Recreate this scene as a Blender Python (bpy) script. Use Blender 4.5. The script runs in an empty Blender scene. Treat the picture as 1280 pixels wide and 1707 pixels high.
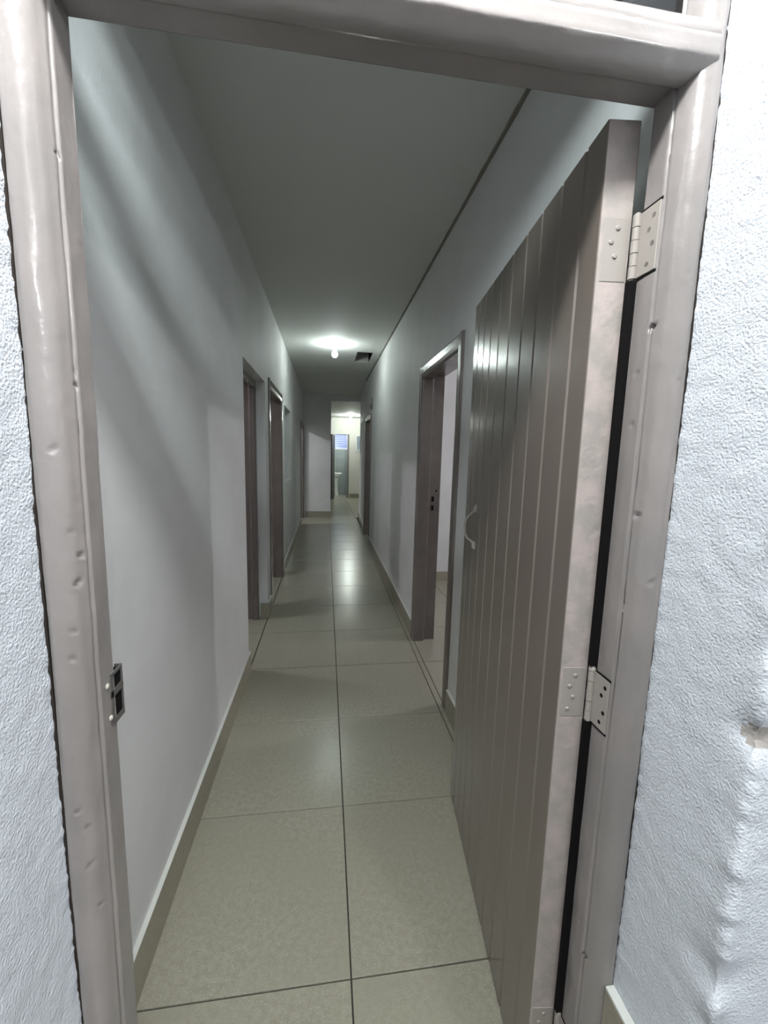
import bpy, math, random
from math import sin, cos, pi, tan, atan2, hypot, radians
from mathutils import Matrix, Vector, noise

random.seed(7)
SC = bpy.context.scene
COL = SC.collection

# ------------------------------------------------------------------ camera
F_PX, YAW, PITCH, ROLL, CAM_H = 691.645, 0.141122, 0.138078, 0.0252858, 1.5046
fw = Vector((sin(YAW) * cos(PITCH), cos(YAW) * cos(PITCH), -sin(PITCH)))
r0 = Vector((cos(YAW), -sin(YAW), 0.0))
u0 = r0.cross(fw)
rr = r0 * cos(ROLL) + u0 * sin(ROLL)
uu = -r0 * sin(ROLL) + u0 * cos(ROLL)
cam_data = bpy.data.cameras.new('camera')
cam_data.sensor_fit = 'VERTICAL'
cam_data.sensor_height = 24.0
cam_data.lens = 24.0 * F_PX / 1707.0
cam_data.clip_start = 0.02
cam_data.clip_end = 200
cam = bpy.data.objects.new('camera', cam_data)
m = Matrix((rr, uu, -fw)).transposed().to_4x4()
m.translation = Vector((0, 0, CAM_H))
cam.matrix_world = m
COL.objects.link(cam)
SC.camera = cam

# ------------------------------------------------------------------ world and exposure
W = bpy.data.worlds.new('world')
SC.world = W
W.use_nodes = True
W.node_tree.nodes['Background'].inputs[0].default_value = (0.42, 0.50, 1.0, 1)
W.node_tree.nodes['Background'].inputs[1].default_value = 0.17
SC.view_settings.view_transform = 'Standard'
SC.view_settings.look = 'None'
SC.view_settings.gamma = 1
SC.view_settings.use_curve_mapping = False
SC.view_settings.exposure = 2.25


def lamp(name, loc, power, radius=0.045, color=(0.90, 1.0, 0.97), label=None):
    d = bpy.data.lights.new(name, 'POINT')
    d.energy = power
    d.shadow_soft_size = radius
    d.color = color
    o = bpy.data.objects.new(name, d)
    o.location = loc
    COL.objects.link(o)
    return o


# unseen bulbs of the rooms and one added fill light (the two in view get a fitting further down)
lamp('unseen_light', (0.00, 0.09, 2.69), 21.5, 0.08, (0.965, 0.985, 1.0))      # entrance, over the camera
lamp('unseen_light', (3.05, 2.93, 2.72), 12, 0.05, (0.97, 0.95, 1.0))       # room on the right
lamp('unseen_light', (-2.2, 3.40, 2.72), 9, 0.05, (0.97, 0.95, 1.0))       # room on the left
lamp('unseen_light', (-1.9, 8.6, 2.6), 12, 0.05, (0.95, 0.97, 1.0))         # last room on the left
lamp('unseen_light', (1.5, -1.7, 2.6), 17, 0.08, (0.98, 0.98, 1.0))       # unseen fill light, added to brighten the outer wall face
lamp('unseen_light', (2.4, 6.2, 2.6), 4, 0.05, (0.95, 0.97, 1.0))          # second room on the right
lamp('unseen_light', (0.30, 14.9, 2.5), 9, 0.05, (0.9, 0.97, 1.0))          # washroom

# ------------------------------------------------------------------ materials


def mat(name, col, rough=0.5, spec=0.5, bumps=(), colnoise=None, coat=0.0, emis=None):
    """bumps: (scale, strength, distance, detail); colnoise: (scale, second colour, low, high)"""
    M = bpy.data.materials.new(name)
    M.use_nodes = True
    nt = M.node_tree
    b = nt.nodes['Principled BSDF']
    b.inputs['Roughness'].default_value = rough
    b.inputs['Specular IOR Level'].default_value = spec
    b.inputs['Coat Weight'].default_value = coat
    b.inputs['Coat Roughness'].default_value = 0.12
    b.inputs['Base Color'].default_value = (*col, 1)
    tc = nt.nodes.new('ShaderNodeTexCoord')
    if colnoise:
        prev = None
        for (sc_, c2, lo, hi, det) in colnoise:
            n = nt.nodes.new('ShaderNodeTexNoise')
            n.inputs['Scale'].default_value = sc_
            n.inputs['Detail'].default_value = det
            nt.links.new(tc.outputs['Object'], n.inputs['Vector'])
            rp = nt.nodes.new('ShaderNodeMapRange')
            rp.inputs[1].default_value = lo
            rp.inputs[2].default_value = hi
            nt.links.new(n.outputs[0], rp.inputs[0])
            mx = nt.nodes.new('ShaderNodeMix')
            mx.data_type = 'RGBA'
            if prev is None:
                mx.inputs[6].default_value = (*col, 1)
            else:
                nt.links.new(prev, mx.inputs[6])
            mx.inputs[7].default_value = (*c2, 1)
            nt.links.new(rp.outputs[0], mx.inputs[0])
            prev = mx.outputs[2]
        nt.links.new(prev, b.inputs['Base Color'])
    last = None
    for (sc_, st, dist, det) in bumps:
        n = nt.nodes.new('ShaderNodeTexNoise')
        n.inputs['Scale'].default_value = sc_
        n.inputs['Detail'].default_value = det
        n.inputs['Roughness'].default_value = 0.55
        nt.links.new(tc.outputs['Object'], n.inputs['Vector'])
        bp = nt.nodes.new('ShaderNodeBump')
        bp.inputs['Strength'].default_value = st
        bp.inputs['Distance'].default_value = dist
        nt.links.new(n.outputs[0], bp.inputs['Height'])
        if last:
            nt.links.new(last, bp.inputs['Normal'])
        last = bp.outputs[0]
    if last:
        nt.links.new(last, b.inputs['Normal'])
    if emis:
        b.inputs['Emission Color'].default_value = (*emis[0], 1)
        b.inputs['Emission Strength'].default_value = emis[1]
    return M


def glass_mat(name, tint=(0.9, 0.95, 0.95), gloss=0.12, rough=0.02):
    M = bpy.data.materials.new(name)
    M.use_nodes = True
    nt = M.node_tree
    nt.nodes.remove(nt.nodes['Principled BSDF'])
    t = nt.nodes.new('ShaderNodeBsdfTransparent')
    t.inputs[0].default_value = (*tint, 1)
    g = nt.nodes.new('ShaderNodeBsdfGlossy')
    g.inputs['Roughness'].default_value = rough
    fr = nt.nodes.new('ShaderNodeFresnel')
    fr.inputs[0].default_value = 1.45
    mx = nt.nodes.new('ShaderNodeMixShader')
    nt.links.new(fr.outputs[0], mx.inputs[0])
    nt.links.new(t.outputs[0], mx.inputs[1])
    nt.links.new(g.outputs[0], mx.inputs[2])
    nt.links.new(mx.outputs[0], nt.nodes['Material Output'].inputs[0])
    return M


M_WALL = mat('wall_paint', (0.71, 0.71, 0.705), 0.62, 0.3,
             bumps=((5, 0.25, 0.02, 2), (120, 0.35, 0.003, 3)),
             colnoise=((2.2, (0.65, 0.65, 0.64), 0.45, 0.7, 4),))
M_CEIL = mat('ceiling_paint', (0.66, 0.67, 0.645), 0.75, 0.2, bumps=((3, 0.2, 0.02, 2), (60, 0.15, 0.002, 2)))
M_ROUGH = mat('rough_plaster_paint', (0.645, 0.675, 0.715), 0.55, 0.3,
              bumps=((240, 0.7, 0.0028, 1), (30, .25, .006, 2)))
M_CHIP = mat('bare_plaster', (0.42, 0.39, 0.36), 0.9, 0.2, bumps=((120, 0.6, 0.004, 3),))
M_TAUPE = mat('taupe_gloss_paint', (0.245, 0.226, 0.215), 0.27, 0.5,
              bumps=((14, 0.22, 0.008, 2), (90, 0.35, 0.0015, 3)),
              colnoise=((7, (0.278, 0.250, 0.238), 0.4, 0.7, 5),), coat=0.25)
M_EDGE = mat('taupe_paint_leaf_edge', (0.350, 0.318, 0.288), 0.42, 0.5,
             bumps=((60, 0.6, 0.003, 4),),
             colnoise=((22, (0.44, 0.375, 0.35), 0.40, 0.62, 6),))
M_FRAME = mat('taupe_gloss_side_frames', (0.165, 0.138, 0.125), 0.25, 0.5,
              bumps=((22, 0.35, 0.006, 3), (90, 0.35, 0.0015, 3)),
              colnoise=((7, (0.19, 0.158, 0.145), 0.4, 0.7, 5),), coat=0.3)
M_LEAF = mat('taupe_leaf_paint', (0.190, 0.160, 0.138), 0.19, 0.5,
             bumps=((6, 0.12, 0.01, 2), (70, 0.15, 0.0010, 2), (220, 0.25, 0.0007, 3)), coat=0.2)
M_TILE = mat('porcelain_tile', (0.345, 0.330, 0.262), 0.24, 0.5,
             bumps=((9, 0.06, 0.004, 2),),
             colnoise=((55, (0.29, 0.278, 0.218), 0.35, 0.65, 4), (240, (0.46, 0.45, 0.38), 0.56, 0.72, 2),
                       (2.3, (0.315, 0.303, 0.240), 0.4, 0.7, 2)))
M_GROUT = mat('dark_grout', (0.060, 0.055, 0.048), 0.9, 0.1)
M_SKIRT = mat('skirting_tile', (0.33, 0.30, 0.23), 0.35, 0.5,
              colnoise=((70, (0.28, 0.26, 0.20), 0.4, 0.65, 3),))
M_SKTOP = mat('skirting_top_cement', (0.62, 0.64, 0.60), 0.6, 0.3)
M_METAL = mat('worn_steel', (0.30, 0.29, 0.28), 0.35, 0.5)
M_METAL.node_tree.nodes['Principled BSDF'].inputs['Metallic'].default_value = 0.8
M_PAINTMETAL = mat('painted_steel', (0.335, 0.305, 0.275), 0.32, 0.5, bumps=((150, 0.3, 0.001, 3),), coat=0.2)
M_WORN = mat('worn_painted_handle', (0.46, 0.43, 0.38), 0.35, 0.5, bumps=((150, 0.3, 0.001, 3),))
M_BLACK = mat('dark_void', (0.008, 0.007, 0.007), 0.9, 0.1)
M_WHITE = mat('white_plastic', (0.75, 0.75, 0.73), 0.35, 0.5)
M_CERAM = mat('white_ceramic', (0.80, 0.82, 0.78), 0.15, 0.6)
M_BULB = mat('lit_bulb', (0.9, 0.9, 0.9), 0.4, 0.5, emis=((0.88, 1.0, 0.96), 44.0))
M_BULB2 = mat('lit_bulb_hall', (0.9, 0.9, 0.9), 0.4, 0.5, emis=((0.92, 1.0, 0.94), 160.0))
M_BATH = mat('grey_wall_tile', (0.30, 0.335, 0.32), 0.25, 0.5, colnoise=((12, (0.26, 0.29, 0.28), 0.4, 0.6, 3),))
M_HALL = mat('hall_wall_paint', (0.72, 0.71, 0.66), 0.6, 0.3, bumps=((60, 0.15, 0.002, 2),))
M_GLASS = glass_mat('window_glass')
M_GAPD = mat('dark_joint', (0.035, 0.028, 0.024), 0.9, 0.1)
M_DARKGAP = mat('dark_ceiling_gap', (0.27, 0.25, 0.22), 0.9, 0.1, bumps=((60, 0.6, 0.004, 3),))
M_BROWN = mat('dark_brown_door', (0.045, 0.035, 0.028), 0.35, 0.5)
M_FROST = mat('frosted_louvre_glass', (0.75, 0.8, 0.9), 0.35, 0.5)
M_FROST.node_tree.nodes['Principled BSDF'].inputs['Transmission Weight'].default_value = 0.85
M_HATCH = mat('hatch_lining', (0.42, 0.42, 0.40), 0.8, 0.2)

# ------------------------------------------------------------------ mesh helpers


class MB:
    def __init__(self):
        self.v, self.f, self.mi, self.sm = [], [], [], []

    def add(self, vs, fs, mi=0, smooth=False):
        n = len(self.v)
        self.v += [tuple(p) for p in vs]
        for f in fs:
            self.f.append(tuple(i + n for i in f))
            self.mi.append(mi)
            self.sm.append(smooth)
        return self

    def box(self, x0, x1, y0, y1, z0, z1, mi=0, top=None):
        vs = [(x0, y0, z0), (x1, y0, z0), (x1, y1, z0), (x0, y1, z0), (x0, y0, z1), (x1, y0, z1), (x1, y1, z1), (x0, y1, z1)]
        self.add(vs, [(0, 3, 2, 1), (0, 1, 5, 4), (1, 2, 6, 5), (2, 3, 7, 6), (3, 0, 4, 7)], mi)
        self.add(vs, [(4, 5, 6, 7)], mi if top is None else top)
        return self

    def prism(self, pts, axis, a0, a1, mi=0):
        """closed outline extruded along an axis; pts are the two other coordinates in order"""
        def P(p, a):
            if axis == 'z':
                return (p[0], p[1], a)
            if axis == 'x':
                return (a, p[0], p[1])
            return (p[0], a, p[1])
        n = len(pts)
        vs = [P(p, a0) for p in pts] + [P(p, a1) for p in pts]
        fs = [(i, (i + 1) % n, n + (i + 1) % n, n + i) for i in range(n)] + [tuple(range(n - 1, -1, -1)), tuple(range(n, 2 * n))]
        return self.add(vs, fs, mi)

    def tube(self, path, r, seg=10, mi=0, smooth=True):
        path = [Vector(p) for p in path]
        rs = r if isinstance(r, (list, tuple)) else [r] * len(path)
        vs, fs = [], []
        up = None
        for i, p in enumerate(path):
            t = (path[min(i + 1, len(path) - 1)] - path[max(i - 1, 0)]).normalized()
            if up is None:
                up = t.orthogonal().normalized()
            a = (up - t * up.dot(t)).normalized()
            up = a
            b = t.cross(a)
            for k in range(seg):
                q = 2 * pi * k / seg
                vs.append(p + (a * cos(q) + b * sin(q)) * rs[i])
        for i in range(len(path) - 1):
            for k in range(seg):
                k2 = (k + 1) % seg
                fs.append((i * seg + k, i * seg + k2, (i + 1) * seg + k2, (i + 1) * seg + k))
        self.add(vs, fs, mi, smooth)
        n = len(path) - 1
        self.add(vs, [tuple(range(seg - 1, -1, -1)), tuple(n * seg + k for k in range(seg))], mi)
        return self

    def lathe(self, prof, c, seg=24, mi=0, sx=1.0, sy=1.0, smooth=True):
        vs, fs = [], []
        for (r, z) in prof:
            for k in range(seg):
                q = 2 * pi * k / seg
                vs.append((c[0] + r * cos(q) * sx, c[1] + r * sin(q) * sy, c[2] + z))
        for i in range(len(prof) - 1):
            for k in range(seg):
                k2 = (k + 1) % seg
                fs.append((i * seg + k, i * seg + k2, (i + 1) * seg + k2, (i + 1) * seg + k))
        return self.add(vs, fs, mi, smooth)

    def obj(self, name, mats, parent=None, bevel=0, loc=None, seg=2):
        me = bpy.data.meshes.new(name)
        me.from_pydata(self.v, [], self.f)
        if not isinstance(mats, (list, tuple)):
            mats = [mats]
        for m_ in mats:
            me.materials.append(m_)
        me.polygons.foreach_set('material_index', self.mi)
        me.polygons.foreach_set('use_smooth', self.sm)
        me.update()
        o = bpy.data.objects.new(name, me)
        COL.objects.link(o)
        if parent:
            o.parent = parent
        if loc:
            o.location = loc
        if bevel:
            b = o.modifiers.new('bevel', 'BEVEL')
            b.width = bevel
            b.segments = seg
            b.limit_method = 'ANGLE'
            b.angle_limit = radians(40)
        return o


def tag(o, label=None, cat=None, group=None, kind=None):
    if label:
        o['label'] = label
    if cat:
        o['category'] = cat
    if group:
        o['group'] = group
    if kind:
        o['kind'] = kind
    return o


def empty(name, loc=(0, 0, 0)):
    o = bpy.data.objects.new(name, None)
    o.empty_display_size = 0.1
    o.location = loc
    COL.objects.link(o)
    return o


def wall_y(x0, x1, y0, y1, z1, openings):
    """wall running along y between x0 and x1 with rectangular openings (y0, y1, z0, z1)"""
    b = MB()
    cur = y0
    for (a, c, za, zb) in sorted(openings):
        if a > cur:
            b.box(x0, x1, cur, a, 0, z1)
        if za > 0:
            b.box(x0, x1, a, c, 0, za)
        if zb < z1:
            b.box(x0, x1, a, c, zb, z1)
        cur = c
    if cur < y1:
        b.box(x0, x1, cur, y1, 0, z1)
    return b


# ------------------------------------------------------------------ dimensions
XL, XR = -0.515, 0.720          # corridor walls
ZC = 2.822                      # corridor ceiling
TX, TY, T = 0.0811, 1.0013, 0.6  # tile grid
YF = 0.69                       # corridor face of the door wall
YB = 9.80                       # cross wall
ZH = 2.68                       # hall ceiling

# ------------------------------------------------------------------ floor
floor = MB().box(-3.7, 4.3, -3.2, 15.7, -0.12, -0.006).obj('floor', M_GROUT)
tag(floor, 'floor of square speckled beige porcelain tiles with dark grout joints', 'floor', kind='structure')

GAP = 0.0022
tile_cache = {}


def tile(x0, x1, y0, y1):
    w, d = round(x1 - x0, 4), round(y1 - y0, 4)
    if w < 0.02 or d < 0.02:
        return
    key = (w, d)
    if key not in tile_cache:
        b = MB()
        g, e = GAP, 0.0012
        vs = [(g, g, -0.007), (w - g, g, -0.007), (w - g, d - g, -0.007), (g, d - g, -0.007),
              (g, g, -e), (w - g, g, -e), (w - g, d - g, -e), (g, d - g, -e),
              (g + e, g + e, 0), (w - g - e, g + e, 0), (w - g - e, d - g - e, 0), (g + e, d - g - e, 0)]
        fs = [(8, 9, 10, 11)]
        for q in (0, 4):
            for k in range(4):
                fs.append((q + k, q + (k + 1) % 4, q + 4 + (k + 1) % 4, q + 4 + k))
        b.add(vs, fs)
        o = b.obj('floor_tile', M_TILE, floor, loc=(x0, y0, 0))
        tile_cache[key] = o.data
    else:
        o = bpy.data.objects.new('floor_tile', tile_cache[key])
        COL.objects.link(o)
        o.parent = floor
        o.location = (x0, y0, 0)


def tile_area(ax, bx, ay, by):
    i0 = math.floor((ax - TX) / T)
    i1 = math.ceil((bx - TX) / T)
    j0 = math.floor((ay - TY) / T)
    j1 = math.ceil((by - TY) / T)
    for i in range(i0, i1):
        for j in range(j0, j1):
            tile(max(ax, TX + i * T), min(bx, TX + (i + 1) * T), max(ay, TY + j * T), min(by, TY + (j + 1) * T))


tile_area(XL, XR, 0.40, YB)
tile_area(-1.85, XL, 2.80, 5.2)
tile_area(XR, 2.5, 2.0, 4.78)
tile_area(XR, 1.4, 6.7, 8.0)
tile_area(-1.2, XL, 8.7, YB)
tile_area(-0.6, 2.0, YB, 15.5)
tile_area(-0.6, 0.8, -0.3, 0.40)

# ------------------------------------------------------------------ corridor walls
left_open = [(2.78, 3.74, 0, 2.085), (3.99, 5.01, 0, 2.10), (5.38, 6.30, 1.11, 2.08), (8.80, 9.72, 0, 2.10)]
wl = wall_y(XL - 0.17, XL, YF, YB, ZC, left_open).obj('wall_left', M_WALL)
tag(wl, 'long grey painted left wall of the corridor with its doorways', 'wall', kind='structure')
right_open = [(2.24, 3.19, 0, 2.12), (6.79, 7.68, 0, 2.10)]
wrm = wall_y(XR, XR + 0.17, YF, 7.8, ZC, right_open)
wrm.prism([(XR, 7.8), (XR + 0.17, 7.8), (XR + 0.235, YB), (XR + 0.065, YB)], 'z', 0, ZC)
wr = wrm.obj('wall_right', M_WALL)
tag(wr, 'long grey painted right wall of the corridor behind the open door', 'wall', kind='structure')

ceil = MB()
hx0, hx1, hy0, hy1 = 0.40, 0.605, 5.66, 6.27
for (a, b, c, d) in ((-0.9, hx0, 0.4, YB + .1), (hx1, 1.0, 0.4, YB + .1), (hx0, hx1, 0.4, hy0), (hx0, hx1, hy1, YB + .1)):
    ceil.box(a, b, c, d, ZC, ZC + 0.12)
co = ceil.obj('ceiling', M_CEIL)
tag(co, 'plain grey painted ceiling over the corridor', 'ceiling', kind='structure')
h = MB()
h.box(hx0 - .01, hx0, hy0 - .01, hy1 + .01, ZC + .002, ZC + .14).box(hx1, hx1 + .01, hy0 - .01, hy1 + .01, ZC + .002, ZC + .14)
h.box(hx0, hx1, hy0 - .01, hy0 + .001, ZC + .002, ZC + .14).box(hx0, hx1, hy1 - .001, hy1 + .01, ZC + .002, ZC + .14)
h.box(hx0 - .01, hx1 + .01, hy0 - .01, hy1 + .01, ZC + .14, ZC + .15, 1)
ho = h.obj('ceiling_hatch', [M_HATCH, M_DARKGAP])
tag(ho, 'small open rectangular hole in the ceiling right of the nearer bulb', 'hatch')

# dark uneven strip along the junction of ceiling and right wall
b = MB()
pts = []
n = 220
vs, fs = [], []
for i in range(n + 1):
    y = YF + (7.8 - YF) * i / n
    wv = noise.noise(Vector((y * 9, 0, 0))) * 0.003 + noise.noise(Vector((y * 40, 3, 0))) * 0.002
    for (dx, dz) in ((0.0, -0.013 + wv), (-0.003, -0.004), (-0.010 + wv, -0.009), (-0.014 + wv, -0.0005)):
        vs.append((XR + dx, y, ZC + dz))
for i in range(n):
    for k in range(3):
        a = i * 4 + k
        fs.append((a, a + 4, a + 5, a + 1))
b.add(vs, fs, 0, True)
tag(b.obj('trim_1', M_DARKGAP), 'dark uneven joint line between ceiling and right wall', 'trim', kind='structure')

# cross wall with the opening to the hall
wb = MB()
wb.box(XL - 0.17, 0.112, YB, YB + 0.15, 0, ZC)
wb.box(0.112, 0.96, YB, YB + 0.15, ZH, ZC)
tag(wb.obj('wall_back', M_WALL), 'grey cross wall at the corridor end beside the hall opening', 'wall', kind='structure')

# ------------------------------------------------------------------ baseboards
SH, ST = 0.145, 0.0145


def skirt(b, x0, x1, y0, y1, hgt=SH):
    b.box(x0, x1, y0, y1, 0, hgt - 0.004, 0)
    b.box(x0, x1, y0, y1, hgt - 0.004, hgt, 1)


b = MB()
skirt(b, XL, XL + ST, YF + .02, 2.78)
skirt(b, XL, XL + ST, 3.74, 3.925)
skirt(b, XL - 0.065, XL + ST, 3.725, 3.74)
skirt(b, XL, XL + ST, 5.06, 8.73)
skirt(b, XL, XL + ST, 9.775, YB)
tag(b.obj('baseboard_left', [M_SKIRT, M_SKTOP]), 'beige tile skirting with pale top along the left wall', 'skirting', kind='structure')
b = MB()
skirt(b, XR - ST, XR, YF + .02, 2.195)
skirt(b, XR - ST, XR, 3.235, 6.74)
for (y0, y1) in ((7.73, 7.8),):
    skirt(b, XR - ST, XR, y0, y1)
for (z0, z1, mi) in ((0, SH - .004, 0), (SH - .004, SH, 1)):
    b.prism([(XR - ST, 7.8), (XR, 7.8), (XR + .065, YB), (XR + .065 - ST, YB)], 'z', z0, z1, mi)
tag(b.obj('baseboard_right', [M_SKIRT, M_SKTOP]), 'beige tile skirting with pale top along the right wall', 'skirting', kind='structure')
b = MB()
skirt(b, XL + 0.05, 0.112, YB - ST, YB)
skirt(b, 0.112, 0.112 + ST, YB - ST, YB + .15)
tag(b.obj('baseboard_back', [M_SKIRT, M_SKTOP]), 'short beige skirting under the cross wall at the corridor end', 'skirting', kind='structure')

# ------------------------------------------------------------------ the rooms beside the corridor
rm = MB()   # right room
rm.box(0.89, 3.9, 4.745, 4.85, 0, ZC).box(0.89, 3.9, 0.9, 1.0, 0, ZC).box(3.8, 3.9, 1.0, 4.75, 0, ZC).box(0.72, 3.9, 0.9, 4.85, ZC, ZC + .1)
tag(rm.obj('wall_room_right', M_WALL), 'pale wall of the side room seen through the near right doorway', 'wall', kind='structure')
b = MB()
skirt(b, 0.89, 3.8, 4.745 - ST, 4.745, 0.12)
tag(b.obj('baseboard_room', [M_SKIRT, M_SKTOP]), 'beige skirting inside the side room on the right', 'skirting', kind='structure')
rm = MB()
rm.box(-3.6, -0.68, 0.9, 1.0, 0, ZC).box(-3.6, -0.68, 6.4, 6.5, 0, ZC).box(-3.7, -3.6, 0.9, 6.5, 0, ZC).box(-3.7, -0.68, 0.9, 6.5, ZC, ZC + .1)
tag(rm.obj('wall_room_left', M_WALL), 'walls of the lit room behind the left doorways', 'wall', kind='structure')
rm = MB()
rm.box(0.89, 3.6, 4.851, 4.9, 0, ZC).box(0.89, 3.6, 8.9, 9.0, 0, ZC).box(3.5, 3.6, 4.9, 9.0, 0, ZC).box(0.89, 3.6, 4.9, 9.0, ZC, ZC + .1)
tag(rm.obj('wall_room_right_rear', M_WALL), 'walls of the dim room behind the far right doorway', 'wall', kind='structure')
rm = MB()
rm.box(-3.1, -0.69, 7.4, 7.5, 0, ZC).box(-3.1, -0.69, 10.1, 10.2, 0, ZC).box(-3.2, -3.1, 7.4, 10.2, 0, ZC).box(-3.2, -0.69, 7.4, 10.2, ZC, ZC + .1)
rm.box(-0.69, -0.62, YB, 10.2, 0, ZC)
tag(rm.obj('wall_room_left_rear', M_WALL), 'walls of the room behind the last left doorway', 'wall', kind='structure')

# ------------------------------------------------------------------ hall at the end
YW = 14.2
b = MB()
b.box(-1.2, 0.275, YW, YW + .12, 0, ZH).box(0.275, 0.775, YW, YW + .12, 2.135, ZH)
b.box(0.775, 0.985, YW, YW + .12, 0, ZH).box(1.42, 2.1, YW, YW + .12, 0, ZH)
b.box(0.985, 1.42, YW, YW + .12, 0, 1.57).box(0.985, 1.42, YW, YW + .12, 2.13, ZH)
b.box(-1.3, -1.2, YB, YW + .12, 0, ZH).box(2.0, 2.1, YB, YW, 0, ZH)
b.box(-1.3, XL - .16, YB + 0.05, YB + 0.15, 0, ZH).box(0.955, 2.1, YB + 0.02, YB + 0.15, 0, ZH)
tag(b.obj('wall_hall', M_HALL), 'brightly lit cream wall at the far end of the hall', 'wall', kind='structure')
b = MB().box(-1.3, 2.1, YB + .15, 15.6, ZH, ZH + .14)
tag(b.obj('ceiling_hall', M_CEIL), 'lower ceiling of the hall beyond the corridor', 'ceiling', kind='structure')
b = MB()
skirt(b, 0.80, 2.0, YW - ST, YW)
tag(b.obj('baseboard_hall', [M_SKIRT, M_SKTOP]), 'beige skirting under the cream hall wall', 'skirting', kind='structure')
# washroom
b = MB()
b.box(-0.6, 0.30, 15.3, 15.4, 0, ZH).box(0.78, 1.6, 15.3, 15.4, 0, ZH).box(0.30, 0.78, 15.3, 15.4, 0, 1.64).box(0.30, 0.78, 15.3, 15.4, 2.22, ZH)
b.box(-0.6, -0.5, YW + .12, 15.3, 0, ZH).box(1.5, 1.6, YW + .12, 15.3, 0, ZH)
bath = b.obj('wall_washroom', M_BATH)
tag(bath, 'grey tiled wall of the washroom behind the hall', 'wall', kind='structure')
for i in range(6):
    for z0 in (0.0, 0.32, 0.64, 0.96, 1.28):
        t_ = MB().box(0.003, 0.297, -0.008, 0.0, 0.003, 0.317)
        o = t_.obj('wall_tile', M_BATH, bath, bevel=0.001, loc=(-0.5 + 0.3 * i, 15.3, z0), seg=1)
# louvre window in the washroom
w1 = empty('window_1', (0.54, 15.34, 1.64))
tag(w1, 'small louvred window with bluish glass in the washroom', 'window', kind='structure')
b = MB()
b.box(-.24, .24, -.05, .05, 0, .035).box(-.24, .24, -.05, .05, .545, .58).box(-.24, -.21, -.05, .05, .035, .545).box(.21, .24, -.05, .05, .035, .545)
b.obj('window_frame', M_WHITE, w1)
for k in range(6):
    z = 0.05 + k * 0.083
    b = MB()
    b.prism([(-0.03, z), (-0.025, z), (0.028, z + 0.075), (0.023, z + 0.075)], 'x', -.21, .21)
    b.obj('louvre_slat', M_FROST, w1)
# window on the right of the hall wall
w2 = empty('window_2', (1.2, YW, 1.57))
tag(w2, 'narrow white framed window at the right of the cream hall wall', 'window', kind='structure')
b = MB()
b.box(-.215, .215, -.02, .06, 0, .05).box(-.215, .215, -.02, .06, .51, .56).box(-.215, -.165, -.02, .06, .05, .51).box(.165, .215, -.02, .06, .05, .51)
b.obj('window_frame', M_WHITE, w2, bevel=.003)
MB().box(-.165, .165, .03, .036, .05, .51).obj('pane', M_FROST, w2)

# ------------------------------------------------------------------ side door frames (deep, gloss taupe)


def door_frame(name, label, xs, side, y0, y1, ztop, depth, jw, leafside=None, strike=False):
    """xs: x of the frame face in the corridor; side: +1 right wall, -1 left wall"""
    root = empty(name, (xs, y0, 0))
    tag(root, label, 'door frame', kind='structure')
    s = side
    d1 = depth * 0.50
    st = 0.026
    W_ = y1 - y0
    # jamb outline in (x, y): rounded face, a stop step half way through
    def jamb(flip):
        pts = [(0.010, 0.0), (0.003, 0.004), (0.0, 0.014), (0.0, jw * 0.62), (0.003, jw * 0.86), (0.012, jw), (d1 - .004, jw), (d1 + .010, jw - st), (depth, jw - st), (depth, 0.0)]
        out = []
        for (x, y) in pts:
            out.append((x * s, (W_ - y) if flip else y))
        return out
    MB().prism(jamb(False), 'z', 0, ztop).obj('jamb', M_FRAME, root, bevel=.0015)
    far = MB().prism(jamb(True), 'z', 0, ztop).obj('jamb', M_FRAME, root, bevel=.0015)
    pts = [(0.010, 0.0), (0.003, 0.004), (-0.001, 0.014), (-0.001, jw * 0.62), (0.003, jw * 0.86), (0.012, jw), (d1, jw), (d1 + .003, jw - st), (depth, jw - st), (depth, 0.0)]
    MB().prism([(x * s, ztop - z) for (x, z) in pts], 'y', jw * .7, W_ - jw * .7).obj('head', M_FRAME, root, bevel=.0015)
    if strike:
        b = MB()
        for (z0, z1) in ((1.145, 1.185), (1.075, 1.115)):
            b.box(min(s * .118, s * .138), max(s * .118, s * .138), W_ - jw + st - .0015, W_ - jw + st + .001, z0, z1)
        b.tube([(s * .155, W_ - jw + st - .0015, 1.231), (s * .155, W_ - jw + st + .001, 1.231)], .008, 10)
        tag(b.obj('strike_plate', M_BLACK, far), 'black lock keep slots in the jamb')
    return root


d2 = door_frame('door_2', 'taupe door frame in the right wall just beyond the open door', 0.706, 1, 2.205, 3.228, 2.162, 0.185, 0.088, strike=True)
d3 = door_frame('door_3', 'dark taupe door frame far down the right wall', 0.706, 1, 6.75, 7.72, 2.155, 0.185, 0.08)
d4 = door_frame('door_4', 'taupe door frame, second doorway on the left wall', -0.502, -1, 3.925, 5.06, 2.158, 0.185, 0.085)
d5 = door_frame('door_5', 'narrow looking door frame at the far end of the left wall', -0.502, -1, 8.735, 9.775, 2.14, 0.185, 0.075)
# first left opening: plaster reveal, frame set back
d6 = door_frame('door_6', 'set back door frame in the first left opening', -0.590, -1, 2.78, 3.74, 2.085, 0.10, 0.06)
# boarded leaves standing open inside the dark left rooms
lf = MB()
for k in range(6):
    lf.box(-0.70 - 0.13 * (k + 1) + .003, -0.70 - .13 * k, 4.965, 5.0, 0.01, 2.04)
lfo = lf.obj('leaf', M_LEAF, None, bevel=.004)
lfo.parent = d4
lfo.location = (0.502, -3.925, 0)

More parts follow.
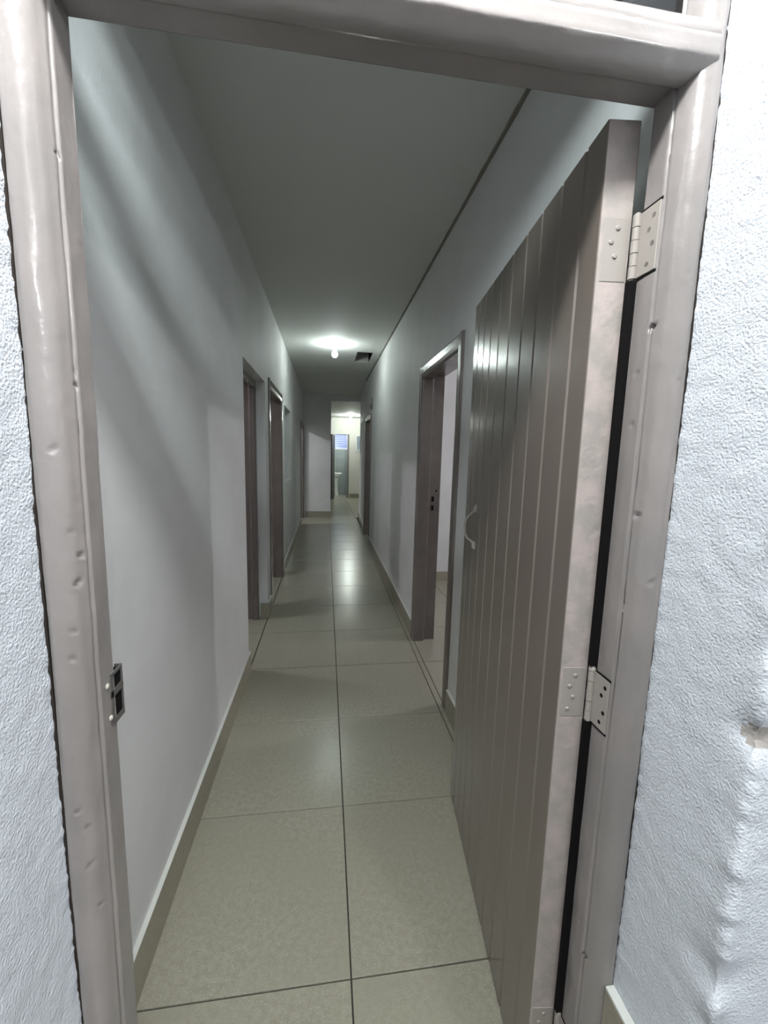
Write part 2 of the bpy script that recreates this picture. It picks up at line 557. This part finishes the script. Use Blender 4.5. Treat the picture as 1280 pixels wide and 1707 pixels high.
# recessed window in the left wall
w3 = empty('window_3', (XL - .12, 5.38, 1.11))
tag(w3, 'recessed pale opening in the left wall between the doorways', 'window', kind='structure')
b = MB()
b.box(-.03, .0, 0, .92, 0, .04).box(-.03, .0, 0, .92, .93, .97).box(-.03, 0, 0, .04, .04, .93).box(-.03, 0, .88, .92, .04, .93).box(-.03, 0, .44, .48, .04, .93)
b.obj('window_frame', M_TAUPE, w3, bevel=.002)
for y0 in (.04, .48):
    MB().box(-.02, -.015, y0, y0 + .40, .04, .93).obj('pane', M_GLASS, w3)

# ------------------------------------------------------------------ FRONT DOOR : frame, fanlight, leaf
door = empty('door_1', (0, 0, 0))
tag(door, 'nearest door: taupe frame with open boarded leaf swung to the right', 'door', kind='structure')

ZT = 2.61      # top of the frame above the fanlight
profR = [(0.5240, 0.6900), (0.5240, 0.6760), (0.5240, 0.6620), (0.5240, 0.6500), (0.5275, 0.6490), (0.5278, 0.6470), (0.5264, 0.6455), (0.5288, 0.6390), (0.5305, 0.6330),
         (0.5335, 0.6260), (0.5375, 0.6200), (0.5425, 0.6155), (0.5480, 0.6125), (0.5540, 0.6105), (0.5600, 0.6100), (0.5640, 0.6103), (0.5660, 0.6118), (0.5668, 0.6200)]
profL = [(-0.3425, 0.6900), (-0.3425, 0.6760), (-0.3425, 0.6620), (-0.3425, 0.6500), (-0.3462, 0.6488), (-0.3465, 0.6468), (-0.3450, 0.6450), (-0.3485, 0.6370), (-0.3510, 0.6300),
         (-0.3545, 0.6240), (-0.3590, 0.6190), (-0.3640, 0.6150), (-0.3690, 0.6125), (-0.3740, 0.6110), (-0.3800, 0.6105), (-0.3835, 0.6108), (-0.3852, 0.6125), (-0.3860, 0.6200)]
# dents and nail holes: (x, z, radius, depth)
dentL = [(-0.352, 1.388, .005, .003), (-0.348, 1.351, .007, .005), (-0.351, 1.311, .007, .005), (-0.357, 1.242, .006, .002), (-0.359, 1.203, .005, .003),
         (-0.346, 1.608, .005, .003), (-0.346, 1.588, .005, .004), (-0.3465, 1.875, .005, .004), (-0.366, 0.96, .006, .003), (-0.36, 0.925, .006, .003),
         (-0.353, 0.778, .006, .003), (-0.3425, 1.235, .004, .003), (-.350, 1.46, .004, .003), (-.362, 1.50, .008, .002), (-.358, 0.86, .01, .002)]
dentR = [(0.5278, 1.722, .008, .006), (0.529, 1.412, .007, .005), (0.552, 1.632, .004, .003), (0.548, 1.79, .004, .002), (0.550, 1.30, .009, .0015),
         (0.524, 1.565, .004, .004), (0.5265, 0.505, .007, .006), (0.524, 0.56, .006, .006), (.524, 1.18, .003, .003), (.524, 1.65, .006, .003), (.531, 2.01, .005, .002), (.545, 1.10, .005, .0015)]


def jamb_grid(prof, side, z0, z1, dents, seed):
    # refine outline
    pr = []
    for a, c in zip(prof[:-1], prof[1:]):
        m_ = 3 if hypot(a[0] - c[0], a[1] - c[1]) > .009 else 2
        for k in range(m_):
            pr.append((a[0] + (c[0] - a[0]) * k / m_, a[1] + (c[1] - a[1]) * k / m_))
    pr.append(prof[-1])
    nrm = []
    for i in range(len(pr)):
        a = pr[max(i - 1, 0)]
        c = pr[min(i + 1, len(pr) - 1)]
        tx, ty = c[0] - a[0], c[1] - a[1]
        l = hypot(tx, ty)
        nx, ny = (ty / l, -tx / l)
        if nx * side > 0 or (abs(nx) < 1e-6 and ny > 0):
            nx, ny = -nx, -ny
        nrm.append((nx, ny))
    nz = int((z1 - z0) / 0.0045)
    vs, fs = [], []
    dyc = {d[0]: min(pr, key=lambda p: abs(p[0] - d[0]))[1] for d in dents}
    for j in range(nz + 1):
        z = z0 + (z1 - z0) * j / nz
        for i, (x, y) in enumerate(pr):
            w = noise.noise(Vector((z * 2.2, seed, i * .02))) * .0022 + noise.noise(Vector((z * 14, seed + 5, i * .12))) * .0010
            w += noise.noise(Vector((z * 60, seed + 9, i * .5))) * .00035
            dd = 0
            for (dx, dz, r, dep) in dents:
                dyy = (.668 if abs(dx - prof[0][0]) < .0012 else (dyc[dx] if dx in dyc else .62))
                q = ((x - dx) / (r * .9)) ** 2 + ((y - dyy) / (r * .9)) ** 2 + ((z - dz - (x - dx) * .5) / (r * .45)) ** 2
                if q < 4:
                    dd += 1.3 * dep * math.exp(-q) - dep * .3 * math.exp(-(math.sqrt(q) - 1.5) ** 2 * 6)
            o = w - dd
            vs.append((x + nrm[i][0] * o, y + nrm[i][1] * o, z))
    n_ = len(pr)
    for j in range(nz):
        for i in range(n_ - 1):
            a = j * n_ + i
            fs.append((a, a + 1, a + n_ + 1, a + n_))
    b = MB()
    b.add(vs, fs, 0, True)
    # back and outer sides
    xo = prof[-1][0] + side * 0.02
    b.add([(prof[0][0], .6905, z0), (xo, .6905, z0), (xo, .6905, z1), (prof[0][0], .6905, z1)], [(0, 1, 2, 3)])
    b.add([(xo, .6905, z0), (xo, .625, z0), (xo, .625, z1), (xo, .6905, z1)], [(0, 1, 2, 3)])
    return b


jr = jamb_grid(profR, 1, 0, ZT, dentR, 2.0).obj('jamb', M_TAUPE, door)
jl = jamb_grid(profL, -1, 0, ZT, dentL, 11.0).obj('jamb', M_TAUPE, door)

# transom bar: same moulding turned through a right angle, with a lip and a rebate for the glass
profH = [(0.6900, 2.0704), (0.6760, 2.0704), (0.6620, 2.0704), (0.6480, 2.0704), (0.6475, 2.0650), (0.6400, 2.0635), (0.6330, 2.0640), (0.6260, 2.0660),
         (0.6190, 2.0695), (0.6135, 2.0745), (0.6090, 2.0785), (0.6068, 2.0815), (0.6064, 2.0860), (0.6070, 2.0960), (0.6070, 2.1075), (0.6084, 2.1095), (0.6080, 2.1110),
         (0.6090, 2.1220), (0.6120, 2.1290), (0.6200, 2.1320), (0.6300, 2.1340), (0.6460, 2.1360)]
vs, fs = [], []
nx_ = 230
xa, xb = -0.382, 0.553
prh = []
for a, c in zip(profH[:-1], profH[1:]):
    for k in range(2):
        prh.append((a[0] + (c[0] - a[0]) * k / 2, a[1] + (c[1] - a[1]) * k / 2))
prh.append(profH[-1])
for j in range(nx_ + 1):
    x = xa + (xb - xa) * j / nx_
    for i, (y, z) in enumerate(prh):
        w = noise.noise(Vector((x * 3, 4.2, i * .03))) * .0025 + noise.noise(Vector((x * 16, 8.1, i * .15))) * .0010
        w += noise.noise(Vector((x * 60, 2.1, i * .5))) * .0004
        vs.append((x, y - w * .4, z - w))
n_ = len(prh)
for j in range(nx_):
    for i in range(n_ - 1):
        a = j * n_ + i
        fs.append((a, a + n_, a + n_ + 1, a + 1))
b = MB().add(vs, fs, 0, True)
b.add([(xa, .6905, 2.0704), (xb, .6905, 2.0704), (xb, .6905, 2.136), (xa, .6905, 2.136), (xa, .646, 2.136), (xb, .646, 2.136)], [(0, 3, 2, 1), (3, 4, 5, 2)])
ncap = len(prh)
b.add([(xb, y, z) for (y, z) in prh] + [(xb, .6905, 2.136)], [tuple(range(ncap + 1))])
b.obj('transom_bar', M_TAUPE, door)
b = MB().box(-.3425, .524, .635, .675, 2.345, 2.425)
b.obj('glazing_bar', M_TAUPE, door, bevel=.004)
b = MB().box(-.386, .5668, .6105, .6905, ZT - .045, ZT)
b.obj('frame_head', M_TAUPE, door, bevel=.005)
for (z0, z1) in ((2.134, 2.345), (2.425, ZT - .045)):
    MB().box(-.342, .5235, .652, .656, z0, z1).obj('pane', M_GLASS, door)
# glazing putty line behind the bar
b = MB()
b.prism([(.640, 2.134), (.652, 2.134), (.652, 2.146)], 'x', -.342, .5235)
b.obj('putty_bead', M_TAUPE, door)

# leaf ----------------------------------------------------------------
A = Vector((0.4620, 0.7150))
B = Vector((0.5600, 1.6000))
tdir = (B - A).normalized()
ang = atan2(tdir.y, tdir.x)
LEN = (B - A).length
TH = 0.056
leaf = empty('leaf', (A.x, A.y, 0))
leaf.parent = door
leaf.rotation_euler = (0, 0, ang)
# local x: along the leaf; local -y: away from the camera side (towards the right wall)
cuts = [0.0, 0.071, 0.169, 0.269, 0.364, 0.467, 0.568, 0.661, 0.745, 0.828, LEN]
V = 0.0052
for k in range(len(cuts) - 1):
    a, c = cuts[k], cuts[k + 1]
    ga = 0 if k == 0 else 0.0003
    gc = 0 if k == len(cuts) - 2 else 0.0003
    va = 0.0015 if k == 0 else V
    vc = 0.0015 if k == len(cuts) - 2 else V
    pts = [(a + ga, -va), (a + ga + va, 0), (c - gc - vc, 0), (c - gc, -vc), (c - gc, -TH + vc), (c - gc - vc, -TH), (a + ga + va, -TH), (a + ga, -TH + va)]
    n = len(pts)
    b = MB()
    z0, z1 = 0.009, 2.065
    vs = [(p[0], p[1], z0) for p in pts] + [(p[0], p[1], z1) for p in pts]
    for i in range(n):
        b.add(vs, [(i, (i + 1) % n, n + (i + 1) % n, n + i)], 1 if (k == 0 and i == n - 1) else 0)
    b.add(vs, [tuple(range(n - 1, -1, -1)), tuple(range(n, 2 * n))])
    b.add([(a + ga, -TH + .002, z0), (c - gc, -TH + .002, z0), (c - gc, -.002, z0), (a + ga, -.002, z0)], [(0, 1, 2, 3)])
    o = b.obj('board', [M_LEAF, M_EDGE], leaf)
    if k == 0:
        o['label'] = 'hinge side board with a paler worn edge'
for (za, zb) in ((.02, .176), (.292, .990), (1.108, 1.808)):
    MB().box(.5105, .5300, .692, .702, za, zb).obj('gap_shade_strip', M_BLACK, door)  # black strips added as painted shade, to darken the gap beside the leaf
# pull handle
b = MB()
hz = 1.250
path = [(.722, .0045, hz + .072), (.722, .0055, hz + .060), (.726, .010, hz + .054), (.729, .028, hz + .036), (.730, .034, hz + .024), (.730, .036, hz),
        (.730, .034, hz - .026), (.729, .028, hz - .040), (.726, .010, hz - .054), (.722, .0055, hz - .060), (.722, .0045, hz - .075)]
b.tube(path, [.0055, .0050, .0045, .0048, .005, .005, .005, .0048, .0045, .005, .0055], 10)
for z in (hz + .068, hz - .068):
    b.box(.712, .732, 0, .004, z - .013, z + .013)
tag(b.obj('pull_handle', M_WORN, leaf), 'pale worn D shaped pull handle')

# hinges ---------------------------------------------------------------
def hinge(z0, z1, holes, ball):
    hg = MB()
    hx, hy = 0.5185, 0.6975
    L = z1 - z0
    # leaf on the frame
    hg.box(0.5215, 0.5238, 0.651, 0.693, z0, z1)
    # leaf on the edge of the door
    nd = Vector((tdir.y, -tdir.x))
    def on_edge(s_, out):
        q = A + nd * s_ - tdir * out
        return (q.x, q.y)
    hg.prism([on_edge(.007, -.001), on_edge(.052, -.001), on_edge(.052, .0009), on_edge(.007, .0009)], 'z', z0, z1)
    o = hg.obj('hinge', M_PAINTMETAL, door, bevel=.0008, seg=1)
    kn = 5
    for k in range(kn):
        a = z0 + L * k / kn + .0006
        c = z0 + L * (k + 1) / kn - .0006
        MB().tube([(hx, hy, a), (hx, hy, c)], .0063 if k % 2 else .0067, 14).obj('knuckle', M_PAINTMETAL, o, bevel=.0007, seg=1)
    b_ = MB()
    b_.tube([(hx, hy, z0 - .002), (hx, hy, z1 + .002)], .0045, 12)
    if ball:
        b_.lathe([(0, .010), (.004, .009), (.0065, .005), (.0072, 0.0), (.006, -.003), (0, -.003)], (hx, hy, z1 + .001), 14)
    b_.obj('hinge_pin', M_PAINTMETAL, o)
    # screw heads on the door leaf side
    for i, (dx, dz) in enumerate(((.028, .84), (.018, .62), (.026, .40), (.017, .15))):
        if not ball and i == 3:
            continue
        s_ = MB()
        ex, ey = on_edge(dx + .004, .0009)
        c = Vector((ex, ey, z0 + L * dz))
        s_.tube([(c.x, c.y + .0005, c.z), (c.x, c.y - .0012, c.z), (c.x, c.y - .0018, c.z)], [.0045, .0042, .0025], 12)
        s_.obj('screw', M_PAINTMETAL, o)
    for (dy, dz) in holes:
        s_ = MB()
        s_.tube([(.5212, .651 + dy, z0 + L * dz), (.5218, .651 + dy, z0 + L * dz)], .0040, 12)
        s_.obj('screw_hole', M_BLACK if ball else M_METAL, o)
    # recess line cut in the jamb
    MB().box(0.5228, 0.5237, 0.6490, 0.6900, z1, z1 + .004).box(0.5228, 0.5237, 0.6490, 0.6900, z0 - .004, z0).obj('recess_cut', M_BLACK, o)


hinge(1.812, 1.915, ((.012, .84), (.020, .66), (.010, .42), (.018, .14)), False)
hinge(0.992, 1.096, ((.010, .84), (.018, .66), (.009, .36), (.017, .14)), True)
hinge(0.178, 0.280, ((.010, .84), (.018, .66), (.009, .36), (.017, .14)), True)

# strike plate on the left jamb ------------------------------------------
b = MB()
xs0, xs1 = -0.3432, -0.3412
z0s, z1s = 1.052, 1.142
ya, yb = 0.678, 0.717
for (za, zb, y0_, y1_) in ((1.136, 1.142, ya, yb), (1.100, 1.112, ya, yb), (1.052, 1.062, ya, yb), (1.062, 1.136, ya, ya + .007), (1.062, 1.136, yb - .004, yb)):
    b.box(xs0, xs1, y0_, y1_, za, zb)
b.box(xs0 - .010, xs0, yb - .003, yb, z0s, z1s)
sp = b.obj('strike_plate', M_METAL, jl, bevel=.0006, seg=1)
sp['label'] = 'worn metal keep plate with two dark slots'
MB().box(xs0 - .012, xs0 - .0005, ya + .006, yb - .004, 1.060, 1.138).obj('slot', M_BLACK, jl)
for (y, z) in ((.668, 1.128), (.672, 1.071)):
    MB().lathe([(.0048, 0), (.0042, .0018), (.0020, .0030), (0, .0032)], (0, 0, 0), 14).obj('screw', M_WORN, jl)
    o = bpy.data.objects[[q.name for q in COL.objects if q.name.startswith('screw') and not q.name.startswith('screw_hole')][-1]]
last_screws = [q for q in jl.children if q.name.startswith('screw')]
for o, (y, z) in zip(last_screws, ((.669, 1.128), (.673, 1.071))):
    o.location = (-.3425, y, z)
    o.rotation_euler = (0, radians(90), 0)

# ------------------------------------------------------------------ entrance side: wall with deep reveals


def reveal(name, xf, side, corner_y, label, outward, zmax, seed, chip=False):
    """plaster reveal from the frame to the outer corner, then the outer wall face"""
    b = MB()
    path = []     # (x, y, normal)
    ny_ = 26
    y_in = 0.640
    for i in range(ny_):
        path.append((xf, y_in + (corner_y + .012 - y_in) * i / (ny_ - 1), (-side, 0)))
    for k in range(1, 7):
        q = k / 6 * pi / 2
        path.append((xf + side * .012 * (1 - cos(q)), corner_y + .012 - .012 * sin(q), (-side * cos(q), -sin(q))))
    nx2 = 40
    for i in range(1, nx2 + 1):
        path.append((xf + side * (.012 + (outward - .012) * (i / nx2) ** 2.2), corner_y, (0, -1)))
    nz = int(zmax / .008)
    vs, fs = [], []
    for j in range(nz + 1):
        z = zmax * j / nz
        for (x, y, n__) in path:
            dc = hypot(x - xf, y - corner_y)
            w = noise.noise(Vector((x * 6 + seed, y * 6, z * 4))) * .003
            w += noise.noise(Vector((x * 40, y * 40 + seed, z * 40))) * .0012
            e = math.exp(-(dc / .022) ** 2)
            w += e * (noise.noise(Vector((dc * 14 + z * 9, seed, z * 16))) * .007 + noise.noise(Vector((dc * 60 + z * 30, y * 60, z * 45 + seed))) * .0035 + .003)
            if abs(y - .640) < .05:
                e2 = math.exp(-((y - .615) / .012) ** 2)
                w += e2 * (noise.noise(Vector((seed, 0, z * 90))) * .0024 + noise.noise(Vector((seed, 5, z * 260))) * .0016 - .0002)
            if chip:
                for (cz, cr, cd) in ((1.135, .030, .012), (.745, .045, .012), (.66, .03, .010)):
                    q = (dc / cr) ** 2 + ((z - cz) / (cr * .8)) ** 2
                    w -= cd * math.exp(-q)
            vs.append((x + n__[0] * w, y + n__[1] * w, z))
    n_ = len(path)
    for j in range(nz):
        for i in range(n_ - 1):
            a = j * n_ + i
            fs.append((a, a + 1, a + n_ + 1, a + n_))
    b.add(vs, fs, 0, True)
    if chip:
        base = len(b.f) - len(fs)
        for q_, f_ in enumerate(fs):
            x, y, z = vs[f_[0]]
            dc = hypot(x - xf, y - corner_y)
            nn = noise.noise(Vector((x * 50, y * 50, z * 50))) * .8
            if ((dc - .014) / .020) ** 2 + ((z - 1.135) / .017) ** 2 + nn < .9 or (((dc - .03) / .028) ** 2 + ((z - .50) / .055) ** 2 + nn * 1.5 < 1):
                b.mi[base + q_] = 1
    # body of the wall behind the plaster skin
    xo = xf + side * outward
    b.box(min(xf + side * .03, xo), max(xf + side * .03, xo), corner_y + .02, YF + .001, 0, zmax, 0)
    if chip:
        pass
    return tag(b.obj(name, [M_ROUGH, M_CHIP]), label, 'wall', kind='structure')


reveal('wall_entrance_right', 0.5692, 1, 0.430, 'rough white plaster wall right of the door frame with ragged corner', 2.2, 2.98, 3.3, chip=True)
reveal('wall_entrance_left', -0.3885, -1, 0.430, 'rough white plaster wall left of the door frame', 2.2, 2.98, 17.7)
b = MB().box(-.40, .59, .432, .69, ZT, 2.98)
tag(b.obj('wall_entrance_head', M_ROUGH), 'white plaster wall above the fanlight', 'wall', kind='structure')
# rest of the entrance room, behind and beside the camera
b = MB().box(-2.7, -2.6, -3.1, .69, 0, 2.98).box(2.7, 2.8, -3.1, .69, 0, 2.98).box(-2.7, 2.8, -3.2, -3.1, 0, 2.98)
tag(b.obj('wall_entrance_room', M_ROUGH), 'white walls of the entrance room behind the viewpoint', 'wall', kind='structure')
b = MB().box(-2.8, 2.9, -3.2, .72, 2.98, 3.1)
tag(b.obj('ceiling_entrance', M_CEIL), 'ceiling of the entrance room', 'ceiling', kind='structure')

for xg, sg in ((.5675, 1), (-.3865, -1)):
    MB().box(min(xg, xg + sg * .004), max(xg, xg + sg * .004), .6135, .66, 0, ZT).obj('joint_gap', M_GAPD, door)
# skirting in the right reveal: tall tile upstand with a pale top
b = MB()
b.box(0.5500, 0.5668, 0.435, 0.6100, 0, 0.474, 0)
b.box(0.5500, 0.5680, 0.435, 0.6100, 0.474, 0.480, 1)
tag(b.obj('baseboard_entrance', [M_SKIRT, M_SKTOP], bevel=.001), 'beige tile upstand with white top beside the right jamb', 'skirting', kind='structure')

# ------------------------------------------------------------------ lamps in view


def ceiling_lamp(loc, label, bulb_mat):
    root = empty('ceiling_lamp', loc)
    tag(root, label, 'lamp', 'bare bulbs on the ceiling')
    b = MB()
    b.lathe([(0, 0), (.058, 0), (.060, -.006), (.056, -.014), (.040, -.020), (.026, -.030), (0.022, -.034), (0, -.034)], (0, 0, 0), 28)
    b.obj('rose', M_WHITE, root)
    b = MB()
    b.lathe([(.019, -.030), (.021, -.040), (.021, -.066), (.018, -.072), (0, -.072)], (0, 0, 0), 20)
    b.obj('bulb_holder', M_WHITE, root)
    b = MB()
    b.lathe([(.014, -.070), (.016, -.080), (.026, -.096), (.033, -.112), (.035, -.126), (.031, -.142), (.020, -.155), (.008, -.160), (0, -.161)], (0, 0, 0), 24)
    b.obj('bulb', bulb_mat, root)
    return root


ceiling_lamp((0.10, 5.32, ZC), 'lit bare bulb in a white ceiling rose, the nearer one in the corridor', M_BULB)
ceiling_lamp((0.75, 13.2, ZH), 'lit bare bulb on the far hall ceiling, seen through the opening', M_BULB2)

# ------------------------------------------------------------------ things in the hall and washroom
# washroom doorway: frame right jamb, leaf with handles, basin
wd = empty('door_7', (0.275, YW, 0))
tag(wd, 'washroom doorway in the hall wall with its dark leaf standing open', 'door', kind='structure')
MB().box(.44, .50, -.015, .10, 0, 2.14).obj('jamb', M_TAUPE, wd, bevel=.003)
MB().box(.0, .03, -.015, .10, 0, 2.14).obj('jamb', M_WHITE, wd, bevel=.003)
lfm = MB().box(0, .70, -.02, .02, .01, 2.10)
lo = lfm.obj('leaf', M_BROWN, wd, bevel=.003, loc=(0.0, -.03, 0))
lo.rotation_euler = (0, 0, radians(-98.5))
b = MB()
for s in (-1, 1):
    b.tube([(.64, s * .018, 1.03), (.64, s * .055, 1.03), (.635, s * .06, 1.03), (.54, s * .06, 1.03)], .010, 8)
b.obj('handle', M_METAL, lo)

ba = empty('wash_basin', (0.36, 14.85, 0))
tag(ba, 'white pedestal wash basin in the washroom behind the open leaf', 'basin')
b = MB()
b.lathe([(.11, 0), (.105, .05), (.08, .15), (.07, .45), (.085, .62), (.10, .68), (0, .68)], (0, 0, 0), 24, sy=.8)
b.obj('pedestal', M_CERAM, ba)
b = MB()
b.lathe([(.06, .63), (.12, .66), (.19, .72), (.215, .78), (.22, .81), (.205, .815), (.19, .80), (.14, .72), (.05, .69), (0, .69)], (0, 0, 0), 28, sy=.8)
b.obj('bowl', M_CERAM, ba)
b = MB()
b.tube([(0.05, .13, .80), (0.05, .13, .90), (0.05, .10, .93), (0.05, .03, .92), (0.05, .02, .90)], .011, 10)
b.obj('tap', M_METAL, ba)

# small bell over the far right door with its wire
bl = empty('door_bell', (XR - .001, 6.66, 2.24))
tag(bl, 'small dark round bell with looped wire above the far right doorway', 'bell')
b = MB()
b.tube([(0, 0, 0), (-.012, 0, 0), (-.028, 0, 0), (-.034, 0, 0)], [.034, .040, .036, .012], 18)
b.obj('gong', M_METAL, bl)
b = MB()
b.tube([(-.004, 0, .035), (-.012, -.03, .07), (-.012, -.05, .10), (-.012, -.03, .135), (-.008, .0, .12), (-.006, .01, .09)], .004, 8)
b.obj('wire', M_BROWN, bl)
b = MB()
pts = []
for i in range(13):
    q = i / 12
    pts.append((XR - .006 + (.012 if q > .3 else 0) * 0 + max(0, (7.76 + 2.0 * q) - 7.8) * .0325, 7.76 + 2.0 * q, 2.17 - .035 * sin(pi * q) + .02 * q))
b.tube(pts, .005, 8)
tag(b.obj('wall_cable', M_BROWN), 'thin dark cable running along the wall past the far right doorway', 'cable')
